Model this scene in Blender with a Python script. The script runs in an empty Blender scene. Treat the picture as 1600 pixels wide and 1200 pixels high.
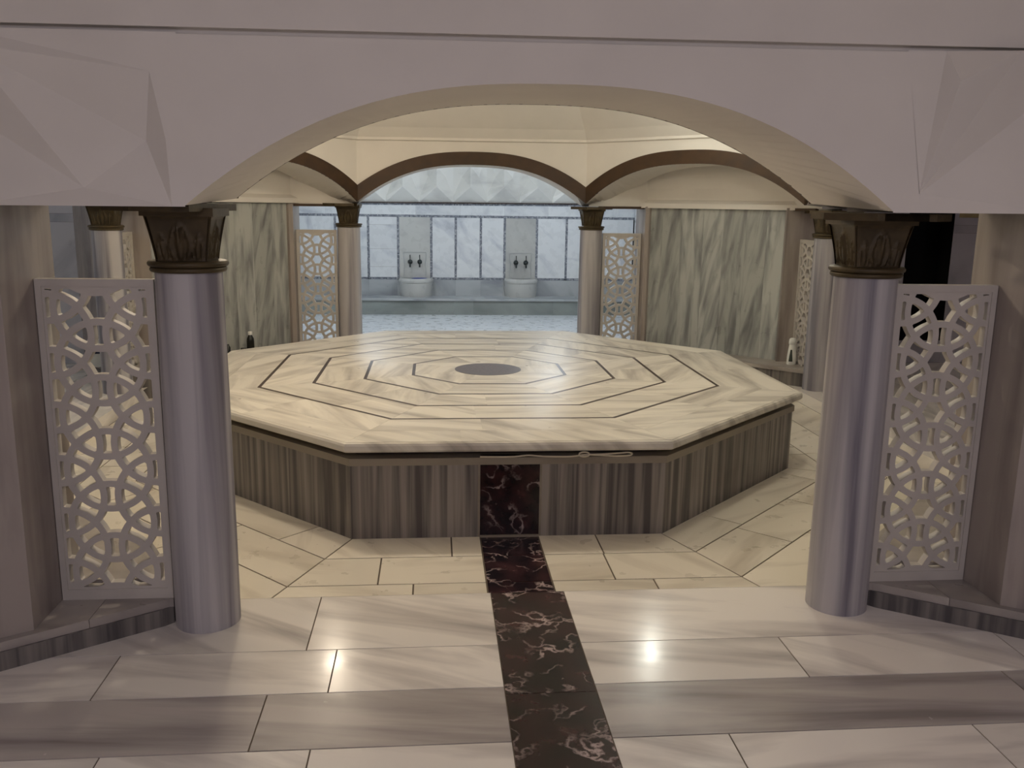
import bpy, bmesh, math, random
from mathutils import Vector, Matrix
import numpy as np

random.seed(7)
SC = bpy.context.scene
COL = SC.collection
T = math.tan(math.radians(22.5))

# ------------------------------------------------------------------ camera
cam_d = bpy.data.cameras.new('camera')
cam = bpy.data.objects.new('camera', cam_d)
COL.objects.link(cam)
FPX = 1387.76
cam_d.sensor_fit = 'HORIZONTAL'
cam_d.sensor_width = 36.0
cam_d.lens = 36.0 * FPX / 1600.0
cam_d.clip_start = 0.05
_p, _y, _r = math.radians(11.4206), math.radians(5.0716), math.radians(0.8372)
_c, _s = math.cos(_y), math.sin(_y)
_right = Vector((_c, -_s, 0)); _fw = Vector((_s, _c, 0)); _up = Vector((0, 0, 1))
_F = math.cos(_p) * _fw - math.sin(_p) * _up
_U = math.sin(_p) * _fw + math.cos(_p) * _up
_R = math.cos(_r) * _right + math.sin(_r) * _U
_U = -math.sin(_r) * _right + math.cos(_r) * _U
m = Matrix((_R, _U, -_F)).transposed().to_4x4()
m.translation = Vector((-0.3815, -6.279, 1.583))
cam.matrix_world = m
SC.camera = cam

# ------------------------------------------------------------------ world, lights, exposure
world = bpy.data.worlds.new('world'); SC.world = world
world.use_nodes = True
world.node_tree.nodes['Background'].inputs[0].default_value = (0.5, 0.45, 0.55, 1)
world.node_tree.nodes['Background'].inputs[1].default_value = 0.02
SC.view_settings.view_transform = 'Standard'
SC.view_settings.look = 'None'
SC.view_settings.gamma = 1.0
SC.view_settings.use_curve_mapping = False
SC.view_settings.exposure = 0.0


def lamp(name, kind, loc, power, color, radius=0.06, size=None, aim=None, spot=None):
    d = bpy.data.lights.new(name, kind)
    d.energy = power; d.color = color
    if kind == 'AREA':
        d.shape = 'RECTANGLE'; d.size, d.size_y = size
    else:
        d.shadow_soft_size = radius
    if kind == 'SPOT':
        d.spot_size = math.radians(spot); d.spot_blend = 0.9
    o = bpy.data.objects.new(name, d); COL.objects.link(o)
    o.location = loc
    if aim is not None:
        o.rotation_euler = (Vector(aim) - Vector(loc)).to_track_quat('-Z', 'Y').to_euler()
    return o


WARM = (1.0, 0.86, 0.67); WHITE = (1.0, 0.95, 0.80); COOL = (0.78, 0.89, 1.0); LILAC = (0.90, 0.82, 1.0)
# four bulbs under the dome
lamp('dome_lamp', 'POINT', (-1.27, 1.02, 2.42), 14, WARM, 0.06)
lamp('dome_lamp', 'POINT', (1.58, 1.09, 2.42), 12, (0.97, 1.0, 0.90), 0.06)
lamp('dome_lamp', 'POINT', (-1.35, -1.28, 2.42), 46, WARM, 0.07)
lamp('dome_lamp', 'POINT', (1.40, -1.32, 2.42), 23, WHITE, 0.07)
# lamps of the room at the back, of the two side rooms and of the entrance room
lamp('back_room_lamp', 'POINT', (-1.25, 5.0, 2.28), 41, COOL, 0.08)
lamp('back_room_lamp', 'POINT', (1.15, 5.0, 2.28), 41, COOL, 0.08)
lamp('left_room_lamp', 'POINT', (-5.0, 0.2, 2.2), 22, COOL, 0.08)
lamp('right_room_lamp', 'POINT', (5.0, -0.8, 2.2), 8, LILAC, 0.08)
lamp('entrance_lamp', 'AREA', (0.0, -7.4, 2.7), 64, (0.87, 0.83, 1.0), size=(3.0, 1.0), aim=(0, -6.0, 0))


# ------------------------------------------------------------------ materials
def lin(r, g, b):
    f = lambda c: (c / 255 / 12.92) if c / 255 <= 0.04045 else ((c / 255 + 0.055) / 1.055) ** 2.4
    return (f(r), f(g), f(b), 1.0)


def new_mat(name):
    mt = bpy.data.materials.new(name); mt.use_nodes = True
    nt = mt.node_tree
    return mt, nt, nt.nodes['Principled BSDF']


def N(nt, kind, **kw):
    n = nt.nodes.new(kind)
    for k, v in kw.items():
        setattr(n, k, v)
    return n


def ramp(nt, stops):
    n = nt.nodes.new('ShaderNodeValToRGB')
    e = n.color_ramp.elements
    while len(e) < len(stops):
        e.new(0.5)
    for el, (p, c) in zip(e, stops):
        el.position = p; el.color = c
    return n


def mixc(nt, fac, a, b):
    n = nt.nodes.new('ShaderNodeMix'); n.data_type = 'RGBA'
    L = nt.links
    for sock, v in ((n.inputs['Factor'], fac), (n.inputs[6], a), (n.inputs[7], b)):
        if isinstance(v, (tuple, float, int)):
            sock.default_value = v
        else:
            L.new(v, sock)
    return n.outputs[2]


def coords(nt, uv, scale, rotz=0.0, turn=0.0, obj_random=False):
    """stretched surface coordinates, shifted and turned tile by tile"""
    L = nt.links
    tc = N(nt, 'ShaderNodeTexCoord')
    src = tc.outputs['UV' if uv else 'Object']
    at = N(nt, 'ShaderNodeAttribute', attribute_name='tid')
    sh = N(nt, 'ShaderNodeVectorMath', operation='SCALE'); sh.inputs[0].default_value = (17.3, 31.7, 11.1)
    val = at.outputs['Fac']
    if obj_random:
        oi = N(nt, 'ShaderNodeObjectInfo'); val = oi.outputs['Random']
    L.new(val, sh.inputs['Scale'])
    ad = N(nt, 'ShaderNodeVectorMath', operation='ADD')
    L.new(src, ad.inputs[0]); L.new(sh.outputs[0], ad.inputs[1])
    out = ad.outputs[0]
    if turn or rotz:
        vr = N(nt, 'ShaderNodeVectorRotate', rotation_type='Z_AXIS')
        L.new(out, vr.inputs['Vector'])
        ma = N(nt, 'ShaderNodeMath', operation='MULTIPLY_ADD')
        fr = N(nt, 'ShaderNodeMath', operation='SINE')
        mu = N(nt, 'ShaderNodeMath', operation='MULTIPLY'); mu.inputs[1].default_value = 43.7
        L.new(val, mu.inputs[0]); L.new(mu.outputs[0], fr.inputs[0])
        L.new(fr.outputs[0], ma.inputs[0]); ma.inputs[1].default_value = turn; ma.inputs[2].default_value = rotz
        L.new(ma.outputs[0], vr.inputs['Angle'])
        out = vr.outputs[0]
    mp = N(nt, 'ShaderNodeMapping'); mp.inputs['Scale'].default_value = scale
    L.new(out, mp.inputs['Vector'])
    return mp.outputs[0], val


def marble(name, base, veins, deep, uv=False, scale=(1, 5, 1), rotz=0.0, turn=0.0, rough=0.3,
           lo=0.42, hi=0.72, vary=0.12, obj_random=False, patch=0.0, speck=0.0, bump=0.02, streak=1.0, spec=0.5, fine=0.0):
    mt, nt, bs = new_mat(name); L = nt.links
    v, val = coords(nt, uv, scale, rotz, turn, obj_random)
    n1 = N(nt, 'ShaderNodeTexNoise'); n1.inputs['Scale'].default_value = streak
    n1.inputs['Detail'].default_value = 5; n1.inputs['Roughness'].default_value = 0.5; n1.inputs['Distortion'].default_value = 0.4
    L.new(v, n1.inputs['Vector'])
    r1 = ramp(nt, [(lo, (0, 0, 0, 1)), (hi, (1, 1, 1, 1))]); L.new(n1.outputs['Fac'], r1.inputs[0])
    c1 = mixc(nt, r1.outputs[0], base, veins)
    n2 = N(nt, 'ShaderNodeTexNoise'); n2.inputs['Scale'].default_value = streak * 0.9
    n2.inputs['Detail'].default_value = 3; n2.inputs['Distortion'].default_value = 0.5
    L.new(v, n2.inputs['Vector'])
    # thin vein where the noise crosses its middle
    sb = N(nt, 'ShaderNodeMath', operation='SUBTRACT'); sb.inputs[1].default_value = 0.5; L.new(n2.outputs['Fac'], sb.inputs[0])
    ab = N(nt, 'ShaderNodeMath', operation='ABSOLUTE'); L.new(sb.outputs[0], ab.inputs[0])
    r2 = ramp(nt, [(0.0, (fine, fine, fine, 1)), (0.022, (0, 0, 0, 1))]); L.new(ab.outputs[0], r2.inputs[0])
    ml = N(nt, 'ShaderNodeMath', operation='MULTIPLY'); L.new(r2.outputs[0], ml.inputs[0]); L.new(n1.outputs['Fac'], ml.inputs[1])
    c2 = mixc(nt, ml.outputs[0], c1, deep)
    # tile to tile tone
    wn = N(nt, 'ShaderNodeTexWhiteNoise', noise_dimensions='1D'); L.new(val, wn.inputs['W'])
    ma = N(nt, 'ShaderNodeMath', operation='MULTIPLY_ADD'); L.new(wn.outputs['Value'], ma.inputs[0])
    ma.inputs[1].default_value = vary; ma.inputs[2].default_value = 1 - vary / 2
    hs = N(nt, 'ShaderNodeHueSaturation'); L.new(c2, hs.inputs['Color']); L.new(ma.outputs[0], hs.inputs['Value'])
    L.new(hs.outputs[0], bs.inputs['Base Color'])
    n3 = N(nt, 'ShaderNodeTexNoise'); n3.inputs['Scale'].default_value = 9; n3.inputs['Detail'].default_value = 4
    tc = N(nt, 'ShaderNodeTexCoord'); L.new(tc.outputs['Object'], n3.inputs['Vector'])
    r3 = N(nt, 'ShaderNodeMapRange'); r3.inputs[1].default_value = 0.0; r3.inputs[2].default_value = 1.0
    r3.inputs[3].default_value = rough * 0.5; r3.inputs[4].default_value = rough * 1.5
    L.new(n3.outputs['Fac'], r3.inputs[0]); L.new(r3.outputs[0], bs.inputs['Roughness'])
    bs.inputs['Specular IOR Level'].default_value = spec
    if bump:
        bp = N(nt, 'ShaderNodeBump'); bp.inputs['Strength'].default_value = bump * 5; bp.inputs['Distance'].default_value = 0.004
        L.new(n3.outputs['Fac'], bp.inputs['Height']); L.new(bp.outputs[0], bs.inputs['Normal'])
    return mt


def dark_marble(name, uv, rough=0.22):
    mt, nt, bs = new_mat(name); L = nt.links
    v, val = coords(nt, uv, (1, 1, 1), 0.3, 1.0)
    nz = N(nt, 'ShaderNodeTexNoise'); nz.inputs['Scale'].default_value = 5; nz.inputs['Detail'].default_value = 6; L.new(v, nz.inputs['Vector'])
    add = N(nt, 'ShaderNodeMix'); add.data_type = 'VECTOR'; add.inputs['Factor'].default_value = 0.35
    L.new(v, add.inputs[4]); L.new(nz.outputs['Color'], add.inputs[5])
    vo = N(nt, 'ShaderNodeTexVoronoi', feature='DISTANCE_TO_EDGE'); vo.inputs['Scale'].default_value = 8; L.new(add.outputs[1], vo.inputs['Vector'])
    r = ramp(nt, [(0.0, (1, 1, 1, 1)), (0.06, (0, 0, 0, 1))]); L.new(vo.outputs['Distance'], r.inputs[0])
    n2 = N(nt, 'ShaderNodeTexNoise'); n2.inputs['Scale'].default_value = 6; n2.inputs['Detail'].default_value = 5; L.new(v, n2.inputs['Vector'])
    r2 = ramp(nt, [(0.44, (0, 0, 0, 1)), (0.64, (1, 1, 1, 1))]); L.new(n2.outputs['Fac'], r2.inputs[0])
    mu = N(nt, 'ShaderNodeMath', operation='MULTIPLY'); L.new(r.outputs[0], mu.inputs[0]); L.new(r2.outputs[0], mu.inputs[1])
    n3 = N(nt, 'ShaderNodeTexNoise'); n3.inputs['Scale'].default_value = 11; n3.inputs['Detail'].default_value = 7; L.new(v, n3.inputs['Vector'])
    r3 = ramp(nt, [(0.35, lin(20, 11, 12)), (0.6, lin(50, 26, 27)), (0.8, lin(84, 52, 50))]); L.new(n3.outputs['Fac'], r3.inputs[0])
    c = mixc(nt, mu.outputs[0], r3.outputs[0], lin(190, 170, 165))
    L.new(c, bs.inputs['Base Color'])
    bs.inputs['Roughness'].default_value = rough
    bs.inputs['Specular IOR Level'].default_value = 0.3
    return mt


def plain(name, col, rough=0.5, metal=0.0, var=0.0, vscale=6.0, bump=0.0, spec=0.5):
    mt, nt, bs = new_mat(name); L = nt.links
    tc = N(nt, 'ShaderNodeTexCoord')
    nz = N(nt, 'ShaderNodeTexNoise'); nz.inputs['Scale'].default_value = vscale; nz.inputs['Detail'].default_value = 5
    L.new(tc.outputs['Object'], nz.inputs['Vector'])
    r = ramp(nt, [(0.3, tuple(c * (1 - var) for c in col[:3]) + (1,)), (0.7, tuple(min(1, c * (1 + var)) for c in col[:3]) + (1,))])
    L.new(nz.outputs['Fac'], r.inputs[0]); L.new(r.outputs[0], bs.inputs['Base Color'])
    bs.inputs['Roughness'].default_value = rough; bs.inputs['Metallic'].default_value = metal
    bs.inputs['Specular IOR Level'].default_value = spec
    if bump:
        bp = N(nt, 'ShaderNodeBump'); bp.inputs['Strength'].default_value = bump; bp.inputs['Distance'].default_value = 0.006
        L.new(nz.outputs['Fac'], bp.inputs['Height']); L.new(bp.outputs[0], bs.inputs['Normal'])
    return mt


def tesserae(name):
    mt, nt, bs = new_mat(name); L = nt.links
    tc = N(nt, 'ShaderNodeTexCoord')
    mp = N(nt, 'ShaderNodeMapping'); mp.inputs['Scale'].default_value = (52, 52, 52); L.new(tc.outputs['UV'], mp.inputs[0])
    fl = N(nt, 'ShaderNodeVectorMath', operation='FLOOR'); L.new(mp.outputs[0], fl.inputs[0])
    wn = N(nt, 'ShaderNodeTexWhiteNoise', noise_dimensions='2D'); L.new(fl.outputs[0], wn.inputs['Vector'])
    r = ramp(nt, [(0.0, lin(96, 100, 110)), (0.5, lin(122, 126, 136)), (0.85, lin(148, 151, 158)), (1.0, lin(172, 174, 178))])
    L.new(wn.outputs['Value'], r.inputs[0]); L.new(r.outputs[0], bs.inputs['Base Color'])
    bs.inputs['Roughness'].default_value = 0.35
    return mt


M = {}
M['plaster'] = plain('white_plaster', lin(226, 220, 211), 0.75, var=0.04, vscale=2.5, bump=0.12, spec=0.3)
M['floor'] = marble('floor_marble', lin(238, 231, 221), lin(176, 168, 162), lin(104, 98, 96), uv=True, scale=(0.9, 5.5, 1), rotz=0.28,
                    turn=0.35, rough=0.17, lo=0.48, hi=0.74, vary=0.2, streak=1.15)
M['floor_inner'] = marble('inner_floor_marble', lin(238, 229, 211), lin(196, 184, 164), lin(128, 116, 102), uv=True, scale=(0.8, 5.0, 1), rotz=0.4,
                          turn=0.6, rough=0.32, lo=0.5, hi=0.78, vary=0.18, streak=1.3)
M['floor_grey'] = marble('grey_floor_marble', lin(186, 178, 172), lin(136, 128, 126), lin(92, 86, 86), uv=True, scale=(0.7, 6, 1), rotz=0.16,
                         turn=0.1, rough=0.22, lo=0.42, hi=0.68, vary=0.1, streak=1.2)
M['grout'] = plain('grout', lin(104, 92, 78), 0.9, var=0.2)
M['slab'] = marble('platform_top_marble', lin(224, 218, 205), lin(168, 161, 151), lin(112, 104, 96), uv=True, scale=(0.75, 6.0, 1), rotz=0.42,
                   turn=0.5, rough=0.36, lo=0.42, hi=0.72, vary=0.12, streak=1.5, spec=0.35)
M['slab_side'] = marble('platform_side_marble', lin(146, 138, 130), lin(78, 72, 70), lin(48, 45, 45), uv=True, scale=(15, 0.35, 1), rough=0.4,
                        lo=0.36, hi=0.62, vary=0.24, streak=1.6)
M['slab_trim'] = marble('platform_trim_marble', lin(146, 136, 120), lin(122, 112, 98), lin(100, 92, 82), uv=True, scale=(2, 6, 1), rough=0.4, vary=0.1)
M['column'] = marble('column_marble', lin(190, 186, 186), lin(122, 118, 126), lin(104, 100, 110), scale=(9, 9, 0.3), rough=0.5, spec=0.35, obj_random=True,
                     lo=0.38, hi=0.64, vary=0.06, streak=1.3)
M['screen'] = plain('carved_screen_marble', lin(194, 187, 178), 0.5, var=0.08, vscale=5)
M['pier'] = marble('pier_marble', lin(166, 156, 148), lin(124, 114, 110), lin(96, 88, 84), scale=(6, 6, 0.7), rough=0.38, lo=0.42, hi=0.7, vary=0.1, streak=1.2)
M['grey_wall'] = marble('grey_wall_marble', lin(178, 180, 174), lin(124, 125, 124), lin(92, 92, 94), uv=True, scale=(10.0, 1.4, 1), rotz=-0.12, turn=0.10,
                        rough=0.33, lo=0.42, hi=0.68, vary=0.24, streak=1.4)
M['curb'] = marble('curb_marble', lin(176, 168, 160), lin(132, 124, 120), lin(96, 90, 88), uv=True, scale=(1.5, 4, 1), rotz=0.3, turn=0.3, rough=0.35, vary=0.2)
M['curb_side'] = marble('curb_side_marble', lin(128, 122, 116), lin(78, 74, 74), lin(52, 50, 52), uv=True, scale=(16, 0.6, 1), rough=0.4, lo=0.36, hi=0.62, vary=0.15, streak=1.5)
M['white_wall'] = marble('white_wall_marble', lin(222, 224, 226), lin(176, 180, 190), lin(134, 138, 150), uv=True, scale=(1.2, 3.4, 1), rotz=0.9, turn=0.8,
                         rough=0.28, lo=0.5, hi=0.76, vary=0.08, streak=1.3)
M['back_floor'] = marble('back_room_floor_marble', lin(216, 220, 224), lin(204, 208, 214), lin(190, 194, 200), uv=True, scale=(0.8, 3, 1), rotz=0.2, turn=0.3,
                         rough=0.3, lo=0.4, hi=0.8, vary=0.05, bump=0.0)
M['grey_band'] = marble('grey_band_marble', lin(176, 180, 182), lin(140, 144, 150), lin(104, 108, 116), uv=True, scale=(1.4, 3, 1), rotz=0.5, turn=0.5,
                        rough=0.35, lo=0.45, hi=0.72, vary=0.05)
M['niche_panel'] = marble('niche_panel_marble', lin(192, 192, 188), lin(158, 158, 158), lin(120, 120, 124), uv=True, scale=(1.2, 2.4, 1), rotz=0.6, rough=0.3, vary=0.08)
M['bench_front'] = marble('bench_front_marble', lin(150, 156, 152), lin(118, 124, 122), lin(92, 98, 98), uv=True, scale=(1.5, 3, 1), rough=0.35, vary=0.22)
M['side_wall'] = marble('side_room_marble', lin(196, 192, 196), lin(150, 148, 156), lin(112, 110, 120), uv=True, scale=(1.2, 2.8, 1), rotz=1.0, turn=0.6, rough=0.35, vary=0.15)
M['frieze'] = marble('frieze_marble', lin(228, 226, 220), lin(196, 194, 190), lin(150, 146, 148), scale=(2.0, 2.0, 4.0), rough=0.4, lo=0.5, hi=0.75, vary=0.0)
M['pale_grout'] = plain('pale_grout', lin(188, 190, 190), 0.8, var=0.05)
M['tess'] = tesserae('grey_mosaic')
M['dark'] = dark_marble('dark_red_marble', True)
M['inlay'] = plain('dark_inlay_stone', lin(66, 52, 46), 0.35, var=0.35, vscale=24)
M['granite'] = plain('brown_granite', lin(84, 68, 64), 0.3, var=0.45, vscale=60)
M['bronze'] = plain('dark_bronze', lin(74, 62, 40), 0.5, metal=0.35, var=0.3, vscale=14, bump=0.25)
M['brown'] = plain('brown_arch_band', lin(64, 42, 18), 0.55, var=0.22, vscale=9)
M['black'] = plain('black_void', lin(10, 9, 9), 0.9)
M['tapmetal'] = plain('tap_metal', lin(62, 66, 66), 0.35, metal=0.8)
M['white_plastic'] = plain('white_plastic', lin(232, 232, 226), 0.35)
M['label_dark'] = plain('dark_label', lin(52, 58, 50), 0.5)
M['black_plastic'] = plain('black_plastic', lin(18, 20, 12), 0.3)
M['blue_plastic'] = plain('blue_plastic', lin(58, 66, 140), 0.4)
M['navy'] = plain('navy_print', lin(28, 36, 66), 0.5)
M['cord'] = plain('cord_fibre', lin(206, 196, 172), 0.8)


# ------------------------------------------------------------------ mesh helpers
def mesh_obj(name, verts, faces, mats, parent=None, smooth=False, uvs=None, tids=None, midx=None):
    me = bpy.data.meshes.new(name)
    me.from_pydata([tuple(v) for v in verts], [], faces)
    if not isinstance(mats, (list, tuple)):
        mats = [mats]
    for q in mats:
        me.materials.append(q)
    if uvs is not None:
        ul = me.uv_layers.new(name='uv')
        flat = [c for f in uvs for uv in f for c in uv]
        ul.data.foreach_set('uv', flat)
    if tids is not None:
        at = me.attributes.new('tid', 'FLOAT', 'FACE')
        at.data.foreach_set('value', tids)
    if midx is not None:
        me.polygons.foreach_set('material_index', midx)
    if smooth:
        me.polygons.foreach_set('use_smooth', [True] * len(me.polygons))
    me.update()
    o = bpy.data.objects.new(name, me); COL.objects.link(o)
    if parent is not None:
        o.parent = parent
    return o


class MB:
    """collects faces with uv, tile id and material slot, links them as one mesh"""
    def __init__(s):
        s.v, s.f, s.u, s.t, s.m = [], [], [], [], []

    def face(s, pts, uv=None, tid=0.0, mi=0):
        i = len(s.v); s.v += [tuple(p) for p in pts]
        s.f.append(tuple(range(i, i + len(pts))))
        s.u.append(uv if uv else [(p[0], p[1]) for p in pts]); s.t.append(tid); s.m.append(mi)

    def prism(s, poly, z0, z1, mi=0, mi_side=None, tid=0.0, bottom=True, uvo=0.0):
        """poly: CCW list of (x,y)"""
        if area2(poly) < 0:
            poly = poly[::-1]
        ms = mi if mi_side is None else mi_side
        s.face([(x, y, z1) for x, y in poly], tid=tid, mi=mi)
        if bottom:
            s.face([(x, y, z0) for x, y in poly[::-1]], tid=tid, mi=mi)
        d = uvo
        for a, b in zip(poly, poly[1:] + poly[:1]):
            l = math.hypot(b[0] - a[0], b[1] - a[1])
            s.face([(a[0], a[1], z0), (b[0], b[1], z0), (b[0], b[1], z1), (a[0], a[1], z1)],
                   [(d, z0), (d + l, z0), (d + l, z1), (d, z1)], tid, ms)
            d += l

    def box(s, x0, y0, z0, x1, y1, z1, mi=0, tid=0.0):
        s.prism([(x0, y0), (x1, y0), (x1, y1), (x0, y1)], z0, z1, mi, tid=tid)

    def build(s, name, mats, parent=None, merge=True, smooth=False):
        o = mesh_obj(name, s.v, s.f, mats, parent, smooth, s.u, s.t, s.m)
        if merge:
            bm = bmesh.new(); bm.from_mesh(o.data)
            bmesh.ops.remove_doubles(bm, verts=bm.verts, dist=1e-5)
            bm.to_mesh(o.data); bm.free()
        return o


def area2(p):
    return sum(a[0] * b[1] - b[0] * a[1] for a, b in zip(p, p[1:] + p[:1]))


def inset(poly, d):
    """convex polygon pulled in by d"""
    if area2(poly) < 0:
        poly = poly[::-1]
    n = len(poly); out = []
    for i in range(n):
        p0, p1, p2 = Vector(poly[i - 1]), Vector(poly[i]), Vector(poly[(i + 1) % n])
        e1 = (p1 - p0).normalized(); e2 = (p2 - p1).normalized()
        n1 = Vector((-e1.y, e1.x)); n2 = Vector((-e2.y, e2.x))
        k = 1 + n1.dot(n2)
        out.append(tuple(p1 + (n1 + n2) * (d / max(k, 0.2))))
    return out


def tiles(mb, polys, frame, gap=0.004, drop=0.003, mi=0, grout=1, ang=None, tid=None):
    """flat tiles with open joints; polys in 2D, frame(u,v,h) -> 3D point"""
    for k, pl in enumerate(polys):
        if area2(pl) < 0:
            pl = pl[::-1]
        t = random.random() if tid is None else tid
        q = inset(pl, gap / 2)
        if ang is None:
            uv = lambda p: (p[0], p[1])
        else:
            a = ang[k] if isinstance(ang, list) else ang
            ca, sa = math.cos(a), math.sin(a)
            uv = lambda p, ca=ca, sa=sa: (p[0] * ca + p[1] * sa, -p[0] * sa + p[1] * ca)
        mb.face([frame(p[0], p[1], 0) for p in q], [uv(p) for p in q], t, mi)
        for a, b in zip(q, q[1:] + q[:1]):
            mb.face([frame(a[0], a[1], -drop), frame(b[0], b[1], -drop), frame(b[0], b[1], 0), frame(a[0], a[1], 0)],
                    [uv(a), uv(b), uv(b), uv(a)], t, mi)
        mb.face([frame(p[0], p[1], -drop) for p in pl], [uv(p) for p in pl], t, grout)


def rect(x0, y0, x1, y1):
    return [(x0, y0), (x1, y0), (x1, y1), (x0, y1)]


def empty(name, loc=(0, 0, 0), rz=0.0):
    o = bpy.data.objects.new(name, None); COL.objects.link(o)
    o.location = loc; o.rotation_euler = (0, 0, rz); o.empty_display_size = 0.1
    return o


def tag(o, label, cat, group=None, kind=None):
    o['label'] = label; o['category'] = cat
    if group:
        o['group'] = group
    if kind:
        o['kind'] = kind
    return o


def struct(o, label=None):
    o['kind'] = 'structure'
    if label:
        o['label'] = label
    return o


def add_lathe(bm, prof, cx=0, cy=0, seg=40, a0=0.0, cap=True):
    rings = []
    for r, z in prof:
        rings.append([bm.verts.new((cx + r * math.cos(a0 + 2 * math.pi * i / seg), cy + r * math.sin(a0 + 2 * math.pi * i / seg), z)) for i in range(seg)])
    for a, b in zip(rings, rings[1:]):
        for i in range(seg):
            bm.faces.new((a[i], a[(i + 1) % seg], b[(i + 1) % seg], b[i]))
    if cap:
        bm.faces.new(rings[0][::-1]); bm.faces.new(rings[-1])


def add_tube(bm, pts, r, seg=8):
    pts = [Vector(p) for p in pts]
    rs = r if isinstance(r, (list, tuple)) else [r] * len(pts)
    rings = []; prev = None
    for i, p in enumerate(pts):
        d = (pts[min(i + 1, len(pts) - 1)] - pts[max(i - 1, 0)]).normalized()
        if prev is None:
            n = d.orthogonal().normalized()
        else:
            n = (prev - d * prev.dot(d)).normalized()
        prev = n; b = d.cross(n)
        rings.append([bm.verts.new(p + (n * math.cos(2 * math.pi * k / seg) + b * math.sin(2 * math.pi * k / seg)) * rs[i]) for k in range(seg)])
    for a, b in zip(rings, rings[1:]):
        for k in range(seg):
            bm.faces.new((a[k], a[(k + 1) % seg], b[(k + 1) % seg], b[k]))
    bm.faces.new(rings[0][::-1]); bm.faces.new(rings[-1])


def bm_obj(name, bm, mat, parent=None, smooth=True, angle=40):
    bmesh.ops.recalc_face_normals(bm, faces=bm.faces[:])
    me = bpy.data.meshes.new(name); bm.to_mesh(me); bm.free()
    me.materials.append(mat)
    o = bpy.data.objects.new(name, me); COL.objects.link(o)
    if smooth:
        me.polygons.foreach_set('use_smooth', [True] * len(me.polygons))
        me.set_sharp_from_angle(angle=math.radians(angle))
    if parent is not None:
        o.parent = parent
    return o


def rot4(k, x, y):
    for _ in range(k % 4):
        x, y = -y, x
    return x, y


# ------------------------------------------------------------------ measures of the bath
ZS, ZL = 0.419, -0.100            # platform top, sunken floor (raised floors are z = 0)
AI, AO = 2.74, 3.28               # arcade wall, inner and outer distance from the centre
ZSP = 1.568                        # arch springing
STEP = 2.84
LW, LH = 0.405, 1.205             # carved screen
ROOMW = 2.6


def arch_z(x, half=1.17, rise=0.393):
    t = min(1.0, abs(x) / half)
    return ZSP + rise * (1 - t ** 2.5)


# ================================================================== SETTING: floors
up = lambda u, v, h: (u, v, h)


def course_tiles(y0, y1, cuts, x0, x1, skip=None):
    out = []; xs = [x0] + sorted(cuts) + [x1]
    for a, b in zip(xs, xs[1:]):
        if skip and a >= skip[0] - 1e-6 and b <= skip[1] + 1e-6:
            continue
        out.append(rect(a, y0, b, y1))
    return out


# entrance floor
mb = MB()
S = 0.152
ys = [-STEP, -3.285, -3.575, -3.885, -4.19, -4.5, -4.8, -5.1, -5.4, -5.7, -6.0, -6.4, -6.8, -7.2, -7.6, -8.0]
fixed = {0: [-0.845, 2.2], 1: [-1.49, -0.735, 0.905, 1.75], 2: [-0.93, -2.0, 1.6], 3: [-1.35, -0.75, 0.515, 1.3]}
polys = []
for i, (a, b) in enumerate(zip(ys, ys[1:])):
    cuts = fixed.get(i) or [random.uniform(-1.9, -0.7), random.uniform(0.5, 1.9)]
    cuts = cuts + [-S, S]
    polys = course_tiles(b, a, cuts, -ROOMW, ROOMW, (-S, S))
    tiles(mb, polys, up, gap=0.005, mi=3 if i == 2 else 0)
dk = [rect(-S, b, S, a) for a, b in zip([-STEP, -3.62, -4.3, -5.1, -5.9, -7.0], [-3.62, -4.3, -5.1, -5.9, -7.0, -8.0])]
tiles(mb, dk, up, gap=0.003, mi=2)
# riser of the step
for a, b, mi in ((-1.3, -S, 0), (-S, S, 2), (S, 1.3, 0)):
    mb.face([(b, -STEP, ZL), (a, -STEP, ZL), (a, -STEP, 0), (b, -STEP, 0)], [(b, 0), (a, 0), (a, .1), (b, .1)], .3, mi)
struct(mb.build('floor', [M['floor'], M['grout'], M['dark'], M['floor_grey']], merge=False), 'white marble entrance floor with a dark red marble strip up its middle')

# raised floors of the other three rooms
for k in (1, 2, 3):
    mb = MB(); polys = []
    y = -STEP
    while y > -7.05:
        y2 = y - 0.36
        polys += course_tiles(y2, y, [random.uniform(-2, -0.5), random.uniform(0.2, 2)], -ROOMW, ROOMW)
        y = y2
    fr = lambda u, v, h, k=k: (*rot4(k, u, v), h)
    tiles(mb, polys, fr, gap=0.0025 if k == 2 else 0.004)
    mb.face([fr(1.3, -STEP, ZL), fr(-1.3, -STEP, ZL), fr(-1.3, -STEP, 0), fr(1.3, -STEP, 0)], [(0, 0), (2.6, 0), (2.6, .1), (0, .1)], .4, 0)
    struct(mb.build('floor', [M['floor'] if k != 2 else M['back_floor'], M['grout'] if k != 2 else M['pale_grout']], merge=False))

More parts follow.
